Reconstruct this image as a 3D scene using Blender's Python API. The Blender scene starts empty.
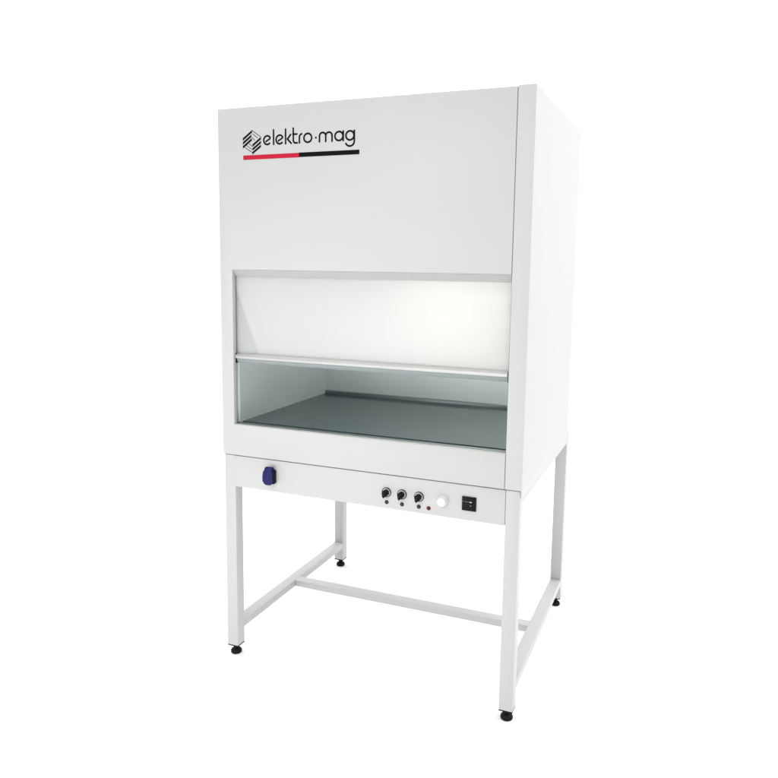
import bpy, bmesh, math
from mathutils import Vector, Matrix

S = bpy.context.scene
COL = S.collection
Z0 = 0.042            # height of the levelling feet: the legs start here
PI = math.pi

# ------------------------------------------------------------------ materials
def new_mat(name):
    m = bpy.data.materials.new(name)
    m.use_nodes = True
    nt = m.node_tree
    nt.nodes.clear()
    out = nt.nodes.new('ShaderNodeOutputMaterial')
    return m, nt, out

def paint(name, col, rough=0.42, peel=0.04, spec=0.4, var=0.03, metallic=0.0, scale=900.0):
    """Painted or moulded surface: fine orange peel, faint broad variation in tone and gloss."""
    m, nt, out = new_mat(name)
    N, L = nt.nodes.new, nt.links.new
    b = N('ShaderNodeBsdfPrincipled')
    tc = N('ShaderNodeTexCoord')
    n1 = N('ShaderNodeTexNoise'); n1.inputs['Scale'].default_value = 3.2; n1.inputs['Detail'].default_value = 5
    L(tc.outputs['Object'], n1.inputs['Vector'])
    mix = N('ShaderNodeMix'); mix.data_type = 'RGBA'
    mix.inputs[6].default_value = (*[c * (1 - var) for c in col], 1)
    mix.inputs[7].default_value = (*[min(1, c * (1 + var)) for c in col], 1)
    L(n1.outputs['Fac'], mix.inputs[0]); L(mix.outputs[2], b.inputs['Base Color'])
    mr = N('ShaderNodeMapRange'); mr.inputs['To Min'].default_value = rough * 0.85; mr.inputs['To Max'].default_value = rough * 1.15
    L(n1.outputs['Fac'], mr.inputs['Value']); L(mr.outputs['Result'], b.inputs['Roughness'])
    n2 = N('ShaderNodeTexNoise'); n2.inputs['Scale'].default_value = scale; n2.inputs['Detail'].default_value = 2
    L(tc.outputs['Object'], n2.inputs['Vector'])
    bp = N('ShaderNodeBump'); bp.inputs['Strength'].default_value = peel; bp.inputs['Distance'].default_value = 0.0006
    L(n2.outputs['Fac'], bp.inputs['Height']); L(bp.outputs['Normal'], b.inputs['Normal'])
    b.inputs['Specular IOR Level'].default_value = spec
    b.inputs['Metallic'].default_value = metallic
    L(b.outputs['BSDF'], out.inputs['Surface'])
    return m

def brushed(name, col, rough, metallic, stretch=(1.5, 220.0, 220.0), bump=0.08, tone=0.1):
    """Steel rolled or brushed along x."""
    m, nt, out = new_mat(name)
    N, L = nt.nodes.new, nt.links.new
    b = N('ShaderNodeBsdfPrincipled')
    tc = N('ShaderNodeTexCoord'); mp = N('ShaderNodeMapping')
    mp.inputs['Scale'].default_value = stretch
    L(tc.outputs['Object'], mp.inputs['Vector'])
    n1 = N('ShaderNodeTexNoise'); n1.inputs['Scale'].default_value = 1.0; n1.inputs['Detail'].default_value = 4
    L(mp.outputs['Vector'], n1.inputs['Vector'])
    n0 = N('ShaderNodeTexNoise'); n0.inputs['Scale'].default_value = 5.0; n0.inputs['Detail'].default_value = 6
    L(tc.outputs['Object'], n0.inputs['Vector'])
    mix = N('ShaderNodeMix'); mix.data_type = 'RGBA'
    mix.inputs[6].default_value = (*[c * (1-tone) for c in col], 1); mix.inputs[7].default_value = (*[min(1, c * (1+tone)) for c in col], 1)
    L(n0.outputs['Fac'], mix.inputs[0]); L(mix.outputs[2], b.inputs['Base Color'])
    mr = N('ShaderNodeMapRange'); mr.inputs['To Min'].default_value = rough * 0.75; mr.inputs['To Max'].default_value = rough * 1.25
    L(n0.outputs['Fac'], mr.inputs['Value']); L(mr.outputs['Result'], b.inputs['Roughness'])
    bp = N('ShaderNodeBump'); bp.inputs['Strength'].default_value = bump; bp.inputs['Distance'].default_value = 0.0005
    L(n1.outputs['Fac'], bp.inputs['Height']); L(bp.outputs['Normal'], b.inputs['Normal'])
    b.inputs['Metallic'].default_value = metallic
    L(b.outputs['BSDF'], out.inputs['Surface'])
    return m

def milky(name):
    """Milky translucent sash sheet, a little glossy; its left end is clearer along a slanting edge."""
    m, nt, out = new_mat(name)
    N, L = nt.nodes.new, nt.links.new
    tc = N('ShaderNodeTexCoord'); sp = N('ShaderNodeSeparateXYZ')
    L(tc.outputs['Object'], sp.inputs['Vector'])
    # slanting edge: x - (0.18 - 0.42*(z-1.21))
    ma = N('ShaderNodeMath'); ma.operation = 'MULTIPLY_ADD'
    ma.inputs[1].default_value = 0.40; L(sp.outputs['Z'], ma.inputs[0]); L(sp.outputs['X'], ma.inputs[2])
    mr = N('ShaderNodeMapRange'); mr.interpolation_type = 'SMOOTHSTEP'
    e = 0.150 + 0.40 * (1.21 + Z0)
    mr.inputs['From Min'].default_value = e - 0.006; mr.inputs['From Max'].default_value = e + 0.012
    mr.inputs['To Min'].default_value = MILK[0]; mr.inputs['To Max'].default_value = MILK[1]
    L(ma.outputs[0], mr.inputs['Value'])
    nz = N('ShaderNodeTexNoise'); nz.inputs['Scale'].default_value = 4.0; nz.inputs['Detail'].default_value = 3
    L(tc.outputs['Object'], nz.inputs['Vector'])
    df = N('ShaderNodeBsdfDiffuse'); df.inputs['Color'].default_value = (0.84, 0.85, 0.85, 1)
    tl = N('ShaderNodeBsdfTranslucent'); tl.inputs['Color'].default_value = (0.95, 0.945, 0.93, 1)
    a = N('ShaderNodeMixShader'); a.inputs[0].default_value = 0.5
    L(df.outputs[0], a.inputs[1]); L(tl.outputs[0], a.inputs[2])
    tr = N('ShaderNodeBsdfTransparent'); tr.inputs['Color'].default_value = (0.955, 0.965, 0.965, 1)
    bmix = N('ShaderNodeMixShader')
    L(mr.outputs['Result'], bmix.inputs[0]); L(tr.outputs[0], bmix.inputs[1]); L(a.outputs[0], bmix.inputs[2])
    gl = N('ShaderNodeBsdfGlossy'); gl.inputs['Roughness'].default_value = 0.42
    fr = N('ShaderNodeFresnel'); fr.inputs['IOR'].default_value = 1.45
    c = N('ShaderNodeMixShader')
    L(fr.outputs[0], c.inputs[0]); L(bmix.outputs[0], c.inputs[1]); L(gl.outputs[0], c.inputs[2])
    L(c.outputs[0], out.inputs['Surface'])
    return m

def lamp_mat(name, col, strength):
    m, nt, out = new_mat(name)
    e = nt.nodes.new('ShaderNodeEmission')
    e.inputs['Color'].default_value = (*col, 1); e.inputs['Strength'].default_value = strength
    nt.links.new(e.outputs[0], out.inputs['Surface'])
    return m

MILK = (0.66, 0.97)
M = {}
M['coat']   = paint('white_powder_coat', (0.478, 0.483, 0.475), 0.45, 0.05, 0.35, 0.012)
M['liner']  = paint('liner_coating', (0.77, 0.835, 0.86), 0.35, 0.03, 0.4, 0.02)
M['steel']  = brushed('worktop_steel', (0.105, 0.138, 0.152), 0.16, 0.45, (2.5, 70.0, 1.0), 0.03, 0.16)
M['rim']    = brushed('rim_steel', (0.27, 0.305, 0.32), 0.34, 0.7)
M['alu']    = brushed('handle_aluminium', (0.50, 0.505, 0.49), 0.45, 0.35)
M['strip']  = paint('shaded_grey_coat', (0.365, 0.37, 0.36), 0.45, 0.05, 0.3, 0.012)  # grey profile, taken darker to stand in for shade on its slope
M['lip']   = paint('shaded_lip_grey', (0.26, 0.29, 0.295), 0.5, 0.03, 0.2, 0.03)  # shade on the handle's lower lip put into a darker grey
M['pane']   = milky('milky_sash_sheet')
M['black']  = paint('black_plastic', (0.004, 0.004, 0.0045), 0.42, 0.05, 0.12, 0.05)
M['rubber'] = paint('black_rubber', (0.005, 0.005, 0.005), 0.6, 0.10, 0.15, 0.08)
M['dark']   = paint('gap_shade', (0.22, 0.22, 0.22), 0.8, 0.0, 0.1, 0.02)  # grey of the added seam strips, standing in for shade in the gaps
M['blue']   = paint('blue_plastic', (0.011, 0.010, 0.085), 0.42, 0.04, 0.16, 0.04)
M['white_plastic'] = paint('white_plastic', (0.66, 0.66, 0.635), 0.4, 0.02, 0.4, 0.01)
M['vinyl_black'] = paint('black_vinyl', (0.004, 0.005, 0.005), 0.5, 0.02, 0.06, 0.05)
M['vinyl_red']   = paint('red_vinyl', (0.43, 0.014, 0.036), 0.5, 0.02, 0.1, 0.04)
M['lens_green']  = paint('dim_green_lens', (0.025, 0.040, 0.033), 0.3, 0.0, 0.2, 0.05)
M['lens_red']    = paint('dim_red_lens', (0.085, 0.004, 0.014), 0.3, 0.0, 0.2, 0.05)
M['print']  = paint('grey_print', (0.42, 0.42, 0.42), 0.5, 0.0, 0.2, 0.05)
M['print_dim']  = paint('dim_grey_print', (0.16, 0.16, 0.165), 0.5, 0.0, 0.2, 0.05)
M['floor']  = paint('white_studio_floor', (0.93, 0.93, 0.93), 0.7, 0.05, 0.1, 0.006, scale=60)

# ------------------------------------------------------------------ mesh helpers
def bm_box(bm, x0, x1, y0, y1, z0, z1, bev=0.0, seg=2, zoff=True):
    o = Z0 if zoff else 0.0
    b = bmesh.new()
    bmesh.ops.create_cube(b, size=1.0)
    bmesh.ops.transform(b, verts=b.verts, matrix=Matrix.Translation(((x0+x1)/2, (y0+y1)/2, (z0+z1)/2+o)) @
                        Matrix.Diagonal((x1-x0, y1-y0, z1-z0, 1)))
    if bev > 0:
        bmesh.ops.bevel(b, geom=b.edges[:], offset=bev, segments=seg, profile=0.5, affect='EDGES')
    me = bpy.data.meshes.new('t'); b.to_mesh(me); b.free()
    bm.from_mesh(me); bpy.data.meshes.remove(me)

def bm_prism(bm, pts, y0, y1, bev=0.0, seg=2):
    """Outline in x,z (counter-clockwise seen from the front) extruded from y0 (front) to y1."""
    b = bmesh.new()
    f = b.faces.new([b.verts.new((x, y0, z + Z0)) for x, z in pts])
    r = bmesh.ops.extrude_face_region(b, geom=[f])
    bmesh.ops.translate(b, verts=[v for v in r['geom'] if isinstance(v, bmesh.types.BMVert)], vec=(0, y1-y0, 0))
    bmesh.ops.recalc_face_normals(b, faces=b.faces[:])
    if bev > 0:
        bmesh.ops.bevel(b, geom=b.edges[:], offset=bev, segments=seg, profile=0.5, affect='EDGES')
    me = bpy.data.meshes.new('t'); b.to_mesh(me); b.free()
    bm.from_mesh(me); bpy.data.meshes.remove(me)

def bm_lathe(bm, prof, seg=40, mat=Matrix()):
    """prof: list of (radius, height) along local z."""
    rings = []
    for r, h in prof:
        if r < 1e-6:
            rings.append([bm.verts.new(mat @ Vector((0, 0, h)))])
        else:
            rings.append([bm.verts.new(mat @ Vector((r*math.cos(2*PI*k/seg), r*math.sin(2*PI*k/seg), h))) for k in range(seg)])
    for a, b in zip(rings, rings[1:]):
        for k in range(seg):
            k2 = (k+1) % seg
            if len(a) == 1 and len(b) == 1: continue
            if len(a) == 1: bm.faces.new((a[0], b[k], b[k2]))
            elif len(b) == 1: bm.faces.new((a[k], a[k2], b[0]))
            else: bm.faces.new((a[k], a[k2], b[k2], b[k]))
    for ring in (rings[0], rings[-1]):
        if len(ring) > 2: bm.faces.new(ring)

def bm_section(bm, prof, x0, x1):
    """Profile in y,z extruded along x."""
    a = [bm.verts.new((x0, y, z + Z0)) for y, z in prof]
    b = [bm.verts.new((x1, y, z + Z0)) for y, z in prof]
    n = len(prof)
    for i in range(n):
        bm.faces.new((a[i], a[(i+1) % n], b[(i+1) % n], b[i]))
    bm.faces.new(a); bm.faces.new(b)

def bm_stroke(bm, pts, w, y0=-0.0006, y1=0.0):
    """A flat pen stroke of width w through x,z points, lying on the panel front with a hair of thickness."""
    P = [Vector((p[0], p[1])) for p in pts]
    closed = (P[0] - P[-1]).length < 1e-6
    if closed: P = P[:-1]
    n = len(P); quad = []
    for i in range(n):
        a = P[(i-1) % n] if (closed or i > 0) else P[i]
        c = P[(i+1) % n] if (closed or i < n-1) else P[i]
        d1 = (P[i]-a).normalized() if (P[i]-a).length > 1e-9 else None
        d2 = (c-P[i]).normalized() if (c-P[i]).length > 1e-9 else None
        d = (d1 or d2) + (d2 or d1); d.normalize()
        nn = Vector((-d.y, d.x))
        k = 1.0 / max(0.5, abs(nn.dot(Vector((-(d2 or d1).y, (d2 or d1).x)))))
        quad.append([bm.verts.new((q.x, y, q.y + Z0)) for q in (P[i]+nn*w/2*k, P[i]-nn*w/2*k) for y in (y0, y1)])
    m = n if closed else n-1
    for i in range(m):
        A, B = quad[i], quad[(i+1) % n]
        for p, q in ((0, 2), (2, 3), (3, 1), (1, 0)):
            bm.faces.new((A[p], A[q], B[q], B[p]))
    if not closed:
        for Q in (quad[0], quad[-1]):
            bm.faces.new((Q[0], Q[1], Q[3], Q[2]))

def arc(cx, cz, r, a0, a1, n=28, rz=None):
    rz = rz or r
    return [(cx + r*math.cos(math.radians(a0+(a1-a0)*i/n)), cz + rz*math.sin(math.radians(a0+(a1-a0)*i/n))) for i in range(n+1)]

def obj(name, bm, mat, parent=None, smooth=True, label=None):
    bmesh.ops.recalc_face_normals(bm, faces=bm.faces[:])
    me = bpy.data.meshes.new(name); bm.to_mesh(me); bm.free()
    me.materials.append(mat)
    if smooth:
        me.shade_smooth() if hasattr(me, 'shade_smooth') else None
        me.set_sharp_from_angle(angle=math.radians(32))
    o = bpy.data.objects.new(name, me); COL.objects.link(o)
    if parent is not None: o.parent = parent
    if label: o['label'] = label
    return o

def box(name, x0, x1, y0, y1, z0, z1, mat, parent, bev=0.0015, label=None):
    bm = bmesh.new(); bm_box(bm, x0, x1, y0, y1, z0, z1, bev)
    return obj(name, bm, mat, parent, label=label)

YM = Matrix.Rotation(math.radians(90), 4, 'X')     # local z -> world -y (towards the viewer)
def front_lathe(name, x, z, prof, mat, parent, seg=40, label=None, y=0.0):
    bm = bmesh.new()
    bm_lathe(bm, prof, seg, Matrix.Translation((x, y, z + Z0)) @ YM)
    return obj(name, bm, mat, parent, label=label)

# ------------------------------------------------------------------ dimensions (metres, z above leg ends)
W, D = 1.200, 0.952
ZS, ZC, ZT = 0.807, 0.784, 2.136       # seam over the control panel, lower edge of side panels, top
OX0, OX1, OZ0, OZ1 = 0.0535, 1.1412, 0.932, 1.537
T = 0.050

hood = bpy.data.objects.new('fume_hood', None); COL.objects.link(hood)
hood.empty_display_size = 0.2
hood['label'] = 'white laboratory fume hood with half open sash on a tall four legged stand'
hood['category'] = 'fume hood'

# ---- outer cabinet
box('side_panel', -0.001, 0.003, 0.0225, D, ZS+0.0012, ZT-0.003, M['coat'], hood, 0.0)
box('top_panel', 0.0032, W-0.0032, 0.024, D-0.001, ZT-0.006, ZT-0.002, M['coat'], hood, 0.001)
box('back_panel', 0.0032, W-0.0032, D-0.006, D-0.0015, ZC+0.002, ZT-0.0065, M['coat'], hood, 0.001)
box('base_panel', 0.0032, W-0.0032, 0.0235, D-0.0065, ZS+0.004, ZS+0.008, M['coat'], hood, 0.001)

# front sheet: upper panel, left post and lower rail in one folded piece
bm = bmesh.new()
bm_prism(bm, [(-0.001, ZS+0.0012), (OX1-0.001, ZS+0.0012), (OX1-0.001, OZ0), (OX0, OZ0), (OX0, OZ1), (OX1-0.001, OZ1),
              (OX1-0.001, ZT-0.003), (-0.001, ZT-0.003)], 0.0, 0.022, 0.0018)
front = obj('front_panel', bm, M['coat'], hood)
# right side sheet, folded round the front corner into the post
bm = bmesh.new()
sec = [(W+0.001, 0.0), (W+0.001, D), (W-0.003, D), (W-0.003, 0.022), (OX1+0.0008, 0.022), (OX1+0.0008, 0.0)]
fc = bm.faces.new([bm.verts.new((x, y, ZS+0.0012+Z0)) for x, y in sec])
ex = bmesh.ops.extrude_face_region(bm, geom=[fc])
bmesh.ops.translate(bm, verts=[v for v in ex['geom'] if isinstance(v, bmesh.types.BMVert)], vec=(0, 0, ZT-ZS-0.0012))
ed = [e for e in bm.edges if all(abs(v.co.y) < 1e-6 for v in e.verts)]
bmesh.ops.bevel(bm, geom=ed, offset=0.0018, segments=3, profile=0.5, affect='EDGES')
bm_box(bm, W-0.003, W+0.001, 0.0016, D, ZC, ZS+0.0012)
obj('side_panel', bm, M['coat'], hood)
# added dark strips: stop light leaking through the seams, stand in for gap shade
box('seam_light_stop', OX1-0.0009, OX1+0.0007, 0.0035, 0.0210, ZS+0.003, ZT-0.012, M['dark'], hood, 0.0)
box('seam_light_stop', 1.1443, 1.1463, 0.0062, 0.0300, 0.6820, ZS-0.0015, M['dark'], hood, 0.0)
box('seam_light_stop', 0.0040, W-0.0035, 0.0056, 0.0500, ZS-0.0010, ZS+0.0011, M['dark'], hood, 0.0)
box('seam_light_stop', 0.0550, 1.1442, 0.0056, 0.0300, ZS-0.0060, ZS-0.0011, M['dark'], hood, 0.0)

# sloping strip under the upper panel
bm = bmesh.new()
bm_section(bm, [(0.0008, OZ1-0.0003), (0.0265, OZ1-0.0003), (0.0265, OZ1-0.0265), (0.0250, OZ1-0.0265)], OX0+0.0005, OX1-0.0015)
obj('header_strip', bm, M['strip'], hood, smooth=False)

# ---- lining of the chamber
LX0, LX1, LY1, LZ1 = 0.030, 1.170, 0.835, 1.98
ZW = 0.925
lin = bmesh.new()
for a in ((LX0-0.006, LX0, 0.0465, LY1, ZW-0.03, LZ1), (LX1, LX1+0.006, 0.0465, LY1, ZW-0.03, LZ1),
          (LX0-0.006, LX1+0.006, LY1+0.0003, LY1+0.006, ZW-0.03, LZ1), (LX0-0.006, LX1+0.006, 0.0465, LY1+0.006, LZ1+0.0003, LZ1+0.006)):
    bm_box(lin, *a)
obj('chamber_lining', lin, M['liner'], hood)
# guide channels the sash runs in, left and right behind the posts
for x0, x1 in ((0.0245, 0.0525), (OX1+0.0015, 1.176)):
    box('sash_guide', x0, x1, 0.0365, 0.0462, OZ0+0.002, 2.02, M['liner'], hood, 0.0008)

# ---- worktop
bm = bmesh.new(); bm_box(bm, LX0+0.0006, LX1-0.0006, 0.0950, LY1-0.0165, ZW-0.020, ZW, 0.0)
wt = obj('worktop', bm, M['steel'], hood)
bm = bmesh.new(); bm_box(bm, LX0+0.0006, LX1-0.0006, LY1-0.0160, LY1-0.0005, ZW-0.010, ZW+0.016, 0.003)
obj('rim', bm, M['rim'], wt)
bm = bmesh.new(); bm_box(bm, LX0+0.0006, LX1-0.0006, 0.0265, 0.0450, ZW-0.010, ZW+0.0085, 0.0015)
obj('rim', bm, M['rim'], wt)
bm = bmesh.new(); bm_box(bm, LX0+0.001, LX1-0.001, 0.0230, 0.0949, ZW-0.030, ZW-0.0105, 0.0)
obj('gutter', bm, M['black'], wt)

# ---- sash
SZ = 1.205
sash = bpy.data.objects.new('sash', None); COL.objects.link(sash); sash.parent = hood
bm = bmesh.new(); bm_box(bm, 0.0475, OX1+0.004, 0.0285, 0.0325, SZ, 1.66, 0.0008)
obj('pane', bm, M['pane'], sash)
bm = bmesh.new()
bm_section(bm, [(0.0355, SZ+0.007), (0.0225, SZ+0.007), (0.0175, SZ+0.003), (0.0120, SZ-0.001), (0.0105, SZ-0.006), (0.0120, SZ-0.011),
                (0.0185, SZ-0.0125), (0.0355, SZ-0.0125)], 0.0555, OX1-0.006)
obj('handle', bm, M['alu'], sash, smooth=False)
bm = bmesh.new()
bm_section(bm, [(0.0350, SZ-0.0128), (0.0200, SZ-0.0128), (0.0235, SZ-0.024), (0.0290, SZ-0.030), (0.0350, SZ-0.030)], 0.0557, OX1-0.0062)
obj('handle_lip', bm, M['lip'], sash, smooth=False)  # lower lip of the handle, split off to carry its painted shade
for x0, x1 in ((OX1-0.0058, OX1-0.0012), (0.0512, 0.0553)):
    box('end_cap', x0, x1, 0.0150, 0.0355, SZ-0.031, SZ+0.008, M['black'], sash, 0.001)

# ---- lamp in the chamber, hidden above the opening
bm = bmesh.new()
bm_lathe(bm, [(0.0, 0), (0.013, 0.0), (0.013, 0.335), (0.0, 0.335)], 24,
         Matrix.Translation((0.81, 0.285, 1.450+Z0)) @ Matrix.Rotation(math.radians(90), 4, 'Y'))
lamp = obj('lamp_tube', bm, lamp_mat('lit_tube', (1.0, 0.965, 0.80), 46.0), hood)
bm = bmesh.new()
bm_box(bm, 0.790, 1.162, 0.260, 0.310, 1.492, 1.522, 0.003)
for x0 in (0.796, 1.138):
    bm_box(bm, x0, x0+0.018, 0.272, 0.298, 1.434, 1.4916, 0.002)
    bm_box(bm, x0+0.004, x0+0.014, 0.280, 0.290, 1.5222, LZ1, 0.0)
obj('lamp_holder', bm, M['white_plastic'], hood)

# ---- stand
LEGX = ((0.004, 0.004+T), (W-0.004-T, W-0.004))
FR, BK = (0.002, 0.002+T), (0.985, 0.985+T)
def foot_bm(x, y):
    b = bmesh.new()
    bm_box(b, x-T/2+0.0002, x+T/2-0.0002, y-T/2+0.0002, y+T/2-0.0002, -0.0040, 0.0, 0.001)
    mt = Matrix.Translation((x, y, 0))
    bm_lathe(b, [(0.0, 0.0005), (0.0190, 0.0005), (0.0222, 0.0040), (0.0226, 0.0095), (0.0205, 0.0150), (0.0140, 0.0205), (0.0090, 0.0230), (0.0090, 0.0300),
                 (0.0125, 0.0292), (0.0125, 0.0384), (0.0, 0.0384)], 32, mt)
    return b
for (x0, x1) in LEGX:
    for (y0, y1) in (FR, BK):
        top = ZS-0.0012 if y0 < 0.5 else ZS-0.001
        leg = box('leg', x0, x1, y0, y1, 0.0002, top, M['coat'], hood, 0.003)
        obj('foot', foot_bm((x0+x1)/2, (y0+y1)/2), M['rubber'], leg)
for x0, x1 in LEGX:
    box('side_brace', x0+0.0004, x1-0.0004, FR[1]-0.001, BK[0]+0.001, 0.064, 0.094, M['coat'], hood, 0.002)
    box('top_rail', x0+0.001, x1-0.001, FR[1]-0.001, BK[0]+0.001, ZS-0.052, ZS-0.002, M['coat'], hood, 0.002)
box('cross_brace', LEGX[0][1]-0.0012, LEGX[1][0]+0.0012, 0.478, 0.526, 0.0644, 0.0936, M['coat'], hood, 0.002)
box('top_rail', LEGX[0][1]-0.001, LEGX[1][0]+0.001, BK[0]+0.001, BK[1]-0.001, ZS-0.052, ZS-0.003, M['coat'], hood, 0.002)

# ---- control panel
PZ0, PZ1 = 0.679, ZS-0.0024
bm = bmesh.new()
bm_box(bm, LEGX[0][1]-0.0006, LEGX[1][0]-0.0014, 0.0026, 0.0046, PZ0, PZ1, 0.0006)
bm_box(bm, LEGX[0][1]-0.0004, LEGX[1][0]-0.0016, 0.0050, 0.0300, PZ0+0.0006, PZ0+0.0026, 0.0004)
panel = obj('control_panel', bm, M['coat'], hood)
PY = 0.0024                                            # things sit on this plane

# outlet with hinged cover
bm = bmesh.new()
bm_prism(bm, [(0.1985, 0.7150), (0.2400, 0.7150), (0.2415, 0.7180), (0.2415, 0.7640), (0.2395, 0.7690), (0.2000, 0.7690), (0.1970, 0.7640), (0.1970, 0.7180)], -0.018, PY, 0.0012)
sock = obj('power_socket', bm, M['black'], hood, label='dark blue power socket with closed hinged cover')
lidp = [(0.2045, 0.7145), (0.2130, 0.7115), (0.2300, 0.7120), (0.2385, 0.7180), (0.2405, 0.7280), (0.2395, 0.7660), (0.2375, 0.7710), (0.2375, 0.7800), (0.2330, 0.7850),
        (0.2130, 0.7850), (0.2065, 0.7800), (0.2055, 0.7720), (0.1995, 0.7650), (0.1960, 0.7450), (0.1965, 0.7260)]
bm = bmesh.new(); bm_prism(bm, lidp, -0.0290, -0.0185, 0.003, 3)
lid = obj('cover', bm, M['blue'], sock)
bm = bmesh.new(); bm_box(bm, 0.2120, 0.2340, -0.0180, -0.0020, 0.7695, 0.7800, 0.003)
obj('hinge', bm, M['blue'], sock)

# three pointer knobs on white dials with black rims, a small lens under each
def knob(x, z):
    k = front_lathe('knob', x, z, [(0.0, 0.004), (0.0118, 0.004), (0.0122, 0.006), (0.0116, 0.0205), (0.0100, 0.0225), (0.0, 0.0225)], M['black'], hood, y=PY)
    bm = bmesh.new()                                    # grip bar with a pointed end
    d = Vector((-0.22, -1.0)).normalized(); n = Vector((-d.y, d.x))
    P = [Vector((x, z)) + d*a + n*b for a, b in ((-0.0112, -0.0045), (-0.0112, 0.0045), (0.0105, 0.0064), (0.0180, 0.0), (0.0105, -0.0064))]
    bm_prism(bm, [(p.x, p.y) for p in P], PY-0.0265, PY-0.0060, 0.0012)
    obj('pointer', bm, M['black'], k)
    front_lathe('dial', x, z, [(0.0, 0.0), (0.0156, 0.0), (0.0156, 0.0036), (0.0, 0.0036)], M['white_plastic'], k, y=PY)
    front_lathe('dial_rim', x, z, [(0.0158, 0.0), (0.0178, 0.0), (0.0178, 0.0044), (0.0158, 0.0048), (0.0158, 0.0)], M['black'], k, y=PY)
    return k
KX = (0.7055, 0.7660, 0.8318)
for x in KX:
    knob(x, 0.7405)
def lens(x, z, mat, label=None):
    l = front_lathe('indicator_light', x, z, [(0.0, 0.0), (0.0056, 0.0), (0.0056, 0.0016), (0.0040, 0.0034), (0.0, 0.0040)], mat, hood, 28, label, PY)
    front_lathe('bezel', x, z, [(0.0058, 0.0), (0.0074, 0.0), (0.0070, 0.0020), (0.0058, 0.0022), (0.0058, 0.0)], M['black'] if label is None else mat, l, 28, None, PY)
for x in (0.7062, 0.7664, 0.8312):
    lens(x, 0.7028, M['lens_green'])
lens(0.8688, 0.7026, M['lens_red'], 'dark red indicator light')

# white faceted button knob
bm = bmesh.new()
bm_lathe(bm, [(0.0, 0.0), (0.0185, 0.0), (0.0185, 0.004), (0.0165, 0.0052), (0.0172, 0.0062), (0.0160, 0.0235), (0.0142, 0.0255), (0.0, 0.0262)], 10,
         Matrix.Translation((0.9225, PY, 0.7385+Z0)) @ YM)
obj('rotary_button', bm, M['white_plastic'], hood, label='plain white round knob')

# square black meter with a row of small marks
bm = bmesh.new(); bm_box(bm, 0.9925, 1.0435, PY-0.0050, PY, 0.7148, 0.7652, 0.0012)
meter = obj('meter', bm, M['black'], hood, label='square black meter')
bm = bmesh.new()
for a, b, z0, z1 in ((0.9945, 0.9975, 0.7458, 0.7486), (0.9990, 1.0002, 0.7462, 0.7480), (1.0050, 1.0074, 0.7462, 0.7490), (1.0084, 1.0110, 0.7462, 0.7490),
                  (1.0128, 1.0150, 0.7460, 0.7480), (1.0158, 1.0176, 0.7462, 0.7488)):
    bm_box(bm, a, b, PY-0.0058, PY-0.0051, z0, z1)
obj('scale_mark', bm, M['print_dim'], meter, smooth=False)
bm = bmesh.new(); bm_box(bm, 1.0205, 1.0285, PY-0.0058, PY-0.0051, 0.7452, 0.7488)
bm_box(bm, 1.0225, 1.0265, PY-0.0058, PY-0.0051, 0.7335, 0.7352)
obj('scale_mark', bm, M['print'], meter, smooth=False)

# ---- lettering, emblem and stripes on the upper panel
ST = 0.0063
BASE, XH, ASC = 1.9920, 2.0290, 2.0480
R_ = (XH-BASE)/2 - ST/2
CZ = (XH+BASE)/2
tx = bmesh.new()
def ring(cx, r=R_): bm_stroke(tx, arc(cx, CZ, r, 0, 360, 40, R_), ST)
def e(cx):
    pts = arc(cx, CZ, R_-0.0005, 24, 322, 34, R_)
    bm_stroke(tx, pts, ST)
    bm_stroke(tx, [pts[0], (cx-0.0075, CZ-0.0058)], ST*0.95, -0.00062)
def bar(x, z0, z1): bm_stroke(tx, [(x, z0), (x, z1)], ST)
e(0.2146); bar(0.2417, BASE, ASC); e(0.2672)
bar(0.2920, BASE, ASC)
bm_stroke(tx, [(0.3145, XH-0.0015), (0.2998, CZ-0.0002), (0.3170, BASE+0.001)], ST)
bm_stroke(tx, [(0.3240, ASC+0.002), (0.3240, BASE+0.0125)] + arc(0.3335, BASE+0.0125, 0.0095, 180, 262, 10) + [(0.3425, BASE+0.0031)], ST)
bm_stroke(tx, [(0.3200, XH-0.0030), (0.3415, XH-0.0030)], ST*0.95, -0.00062)
bm_stroke(tx, [(0.3490, BASE), (0.3490, CZ+0.003)] + arc(0.3610, CZ+0.0035, 0.0120, 178, 92, 12), ST)
ring(0.3832, R_+0.0003)
bm_lathe(tx, [(0.0036, 0.0), (0.0036, 0.0006)], 20, Matrix.Translation((0.4160, 0.0, CZ-0.001+Z0)) @ YM)
ra = 0.0125
bm_stroke(tx, [(0.4303, BASE), (0.4303, CZ+0.003)] + arc(0.4303+ra, CZ+0.003, ra, 180, 0, 20) + [(0.4553, BASE)], ST)
bm_stroke(tx, [(0.4553, BASE+0.001), (0.4553, CZ+0.003)] + arc(0.4553+ra, CZ+0.003, ra, 180, 0, 20) + [(0.4803, BASE)], ST, -0.00062)
ring(0.5075, R_+0.0003); bm_stroke(tx, [(0.5243, BASE), (0.5243, XH)], ST, -0.00062)
ring(0.5503, R_+0.0003)
bm_stroke(tx, [(0.5672, XH), (0.5672, BASE-0.002)] + arc(0.5503, BASE-0.0022, 0.0169, 0, -165, 22, 0.0155), ST, -0.00062)
obj('lettering', tx, M['vinyl_black'], front, smooth=False)

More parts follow.
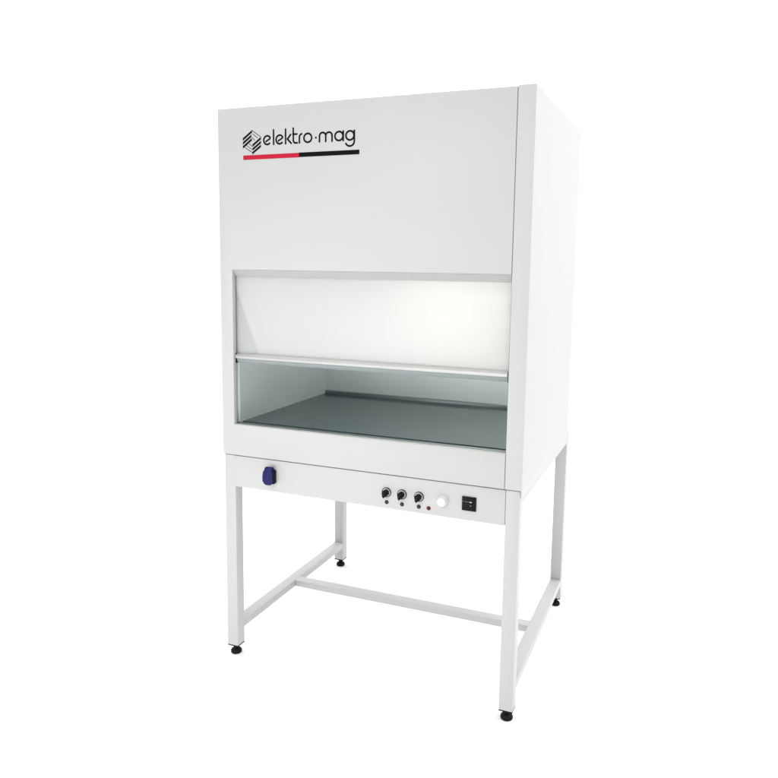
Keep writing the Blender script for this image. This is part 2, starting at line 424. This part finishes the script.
em = bmesh.new()
XL, XC, XR = 0.1096, 0.1500, 0.1880
ZTOP, ZLT, ZLB, ZBOT = 2.0500, 2.0225, 1.9935, 1.9685
def quad(pts): bm_prism(em, pts, -0.0006, -0.0001)
sl = (ZTOP-ZLT)/(XC-XL)                       # slope of the heavy bands
h = 0.0090
for k, (xa, xb) in enumerate(((XL, XC), (XL, XC-0.003), (XL, XC-0.001))):
    z0 = ZLT - k*0.0140
    quad([(xa, z0-h), (xb, z0-h+sl*(xb-xa)), (xb, z0+sl*(xb-xa)), (xa, z0)])
sr = (ZLT-0.0005-1.9955)/(XR-XC)
for k, xa in enumerate((XC+0.001, XC+0.001, XC)):
    z0 = 1.9985 - k*0.0140
    quad([(xa, z0-h+0.0003), (XR, z0-h+0.0003+sl*(XR-xa)), (XR, z0+sl*(XR-xa)), (xa, z0)])
tw = 0.0019
for p in ([(XC, ZTOP-0.001), (XR, 2.0230)], [(XC+0.001, 2.0370), (XC+0.0255, 2.0190)], [(XC-0.001, 2.0245), (XC+0.0115, 2.0125)],
          [(XL, ZLB+0.0005), (XC, ZBOT+0.001)], [(XL+0.0125, 1.9975), (XC, 1.9800)], [(XL+0.0270, 2.0020), (XC, 1.9915)]):
    bm_stroke(em, p, tw)
obj('emblem', em, M['vinyl_black'], front, smooth=False)

bm = bmesh.new(); bm_box(bm, 0.1105, 0.3470, -0.0006, -0.0001, 1.9438, 1.9598)
obj('stripe', bm, M['vinyl_red'], front, smooth=False, label='red stripe under the lettering')
bm = bmesh.new(); bm_box(bm, 0.3472, 0.5870, -0.0006, -0.0001, 1.9448, 1.9606)
obj('stripe', bm, M['vinyl_black'], front, smooth=False, label='black stripe under the lettering')

# ------------------------------------------------------------------ floor
bm = bmesh.new()
n = 24
g = [[bm.verts.new((-60+120*i/n, -60+120*j/n, 0)) for j in range(n+1)] for i in range(n+1)]
for i in range(n):
    for j in range(n):
        bm.faces.new((g[i][j], g[i+1][j], g[i+1][j+1], g[i][j+1]))
fl = obj('floor', bm, M['floor'], None, smooth=False)
fl['kind'] = 'structure'; fl['label'] = 'seamless white studio floor under the stand'

# ------------------------------------------------------------------ studio light
w = bpy.data.worlds.new('World'); S.world = w; w.use_nodes = True
nt = w.node_tree; nt.nodes.clear()
N, L = nt.nodes.new, nt.links.new
out = N('ShaderNodeOutputWorld'); bg = N('ShaderNodeBackground'); L(bg.outputs[0], out.inputs['Surface'])
tc = N('ShaderNodeTexCoord'); sp = N('ShaderNodeSeparateXYZ'); L(tc.outputs['Generated'], sp.inputs[0])
def mrange(src, a, b, c, d):
    r = N('ShaderNodeMapRange'); r.interpolation_type = 'SMOOTHSTEP'
    for k, v in zip(('From Min', 'From Max', 'To Min', 'To Max'), (a, b, c, d)): r.inputs[k].default_value = v
    L(src, r.inputs['Value']); return r.outputs['Result']
WB, WS, WF, WZ = 1.25, 0.36, 0.02, 1.86     # white backdrop, dimmer sides, dark room behind the camera, bright ceiling
dt = N('ShaderNodeVectorMath'); dt.operation = 'DOT_PRODUCT'; dt.inputs[1].default_value = (-0.34, 0.94, 0.0)
L(tc.outputs['Generated'], dt.inputs[0])
ad = N('ShaderNodeMath'); ad.operation = 'ADD'
L(mrange(dt.outputs['Value'], 0.15, 0.60, 0.0, WB-WS), ad.inputs[0]); L(mrange(dt.outputs['Value'], -0.60, -0.05, WF, WS), ad.inputs[1])
back = ad.outputs[0]
up = mrange(sp.outputs['Z'], 0.35, 0.85, 0.0, 1.0)
mx = N('ShaderNodeMix'); mx.data_type = 'FLOAT'
L(up, mx.inputs[0]); L(back, mx.inputs[2]); mx.inputs[3].default_value = WZ
L(mx.outputs[0], bg.inputs['Strength']); bg.inputs['Color'].default_value = (1, 1, 0.995, 1)

def area(name, loc, target, sx, sy, power, col=(1, 1, 1)):
    l = bpy.data.lights.new(name, 'AREA'); l.shape = 'RECTANGLE'; l.size = sx; l.size_y = sy; l.energy = power; l.color = col
    o = bpy.data.objects.new(name, l); COL.objects.link(o); o.location = loc
    o.rotation_euler = (Vector(target)-Vector(loc)).to_track_quat('-Z', 'Y').to_euler()
    return o
area('softbox_front', (0.4, -3.0, 2.7), (0.55, 0, 1.6), 1.5, 1.0, 33)
area('softbox_low', (-0.05, -2.1, 0.75), (0.45, 0, 0.85), 1.3, 0.9, 17)
area('softbox_side', (4.4, 0.7, 2.8), (1.2, 0.5, 0.9), 2.4, 2.0, 102)
area('softbox_side', (-3.6, 0.9, 3.2), (0.0, 0.5, 0.3), 2.6, 2.4, 62)

# ------------------------------------------------------------------ camera
cam = bpy.data.cameras.new('camera'); co = bpy.data.objects.new('camera', cam); COL.objects.link(co)
co.location = (1.707583, -2.432793, 1.568975 + Z0)
co.rotation_euler = (1.4385623, -0.0127470, 0.3919897)
cam.sensor_fit = 'HORIZONTAL'; cam.sensor_width = 36.0
cam.lens = 36.0*745.1564/778.0
cam.shift_x = (389-388.379)/778.0
cam.shift_y = (362.242-389)/778.0
cam.clip_start = 0.05; cam.clip_end = 300
S.camera = co

S.view_settings.view_transform = 'Standard'; S.view_settings.look = 'None'
S.view_settings.exposure = 0.0; S.view_settings.gamma = 1.0
S.cycles.use_denoising = True
S.cycles.max_bounces = 12; S.cycles.diffuse_bounces = 6; S.cycles.transparent_max_bounces = 12
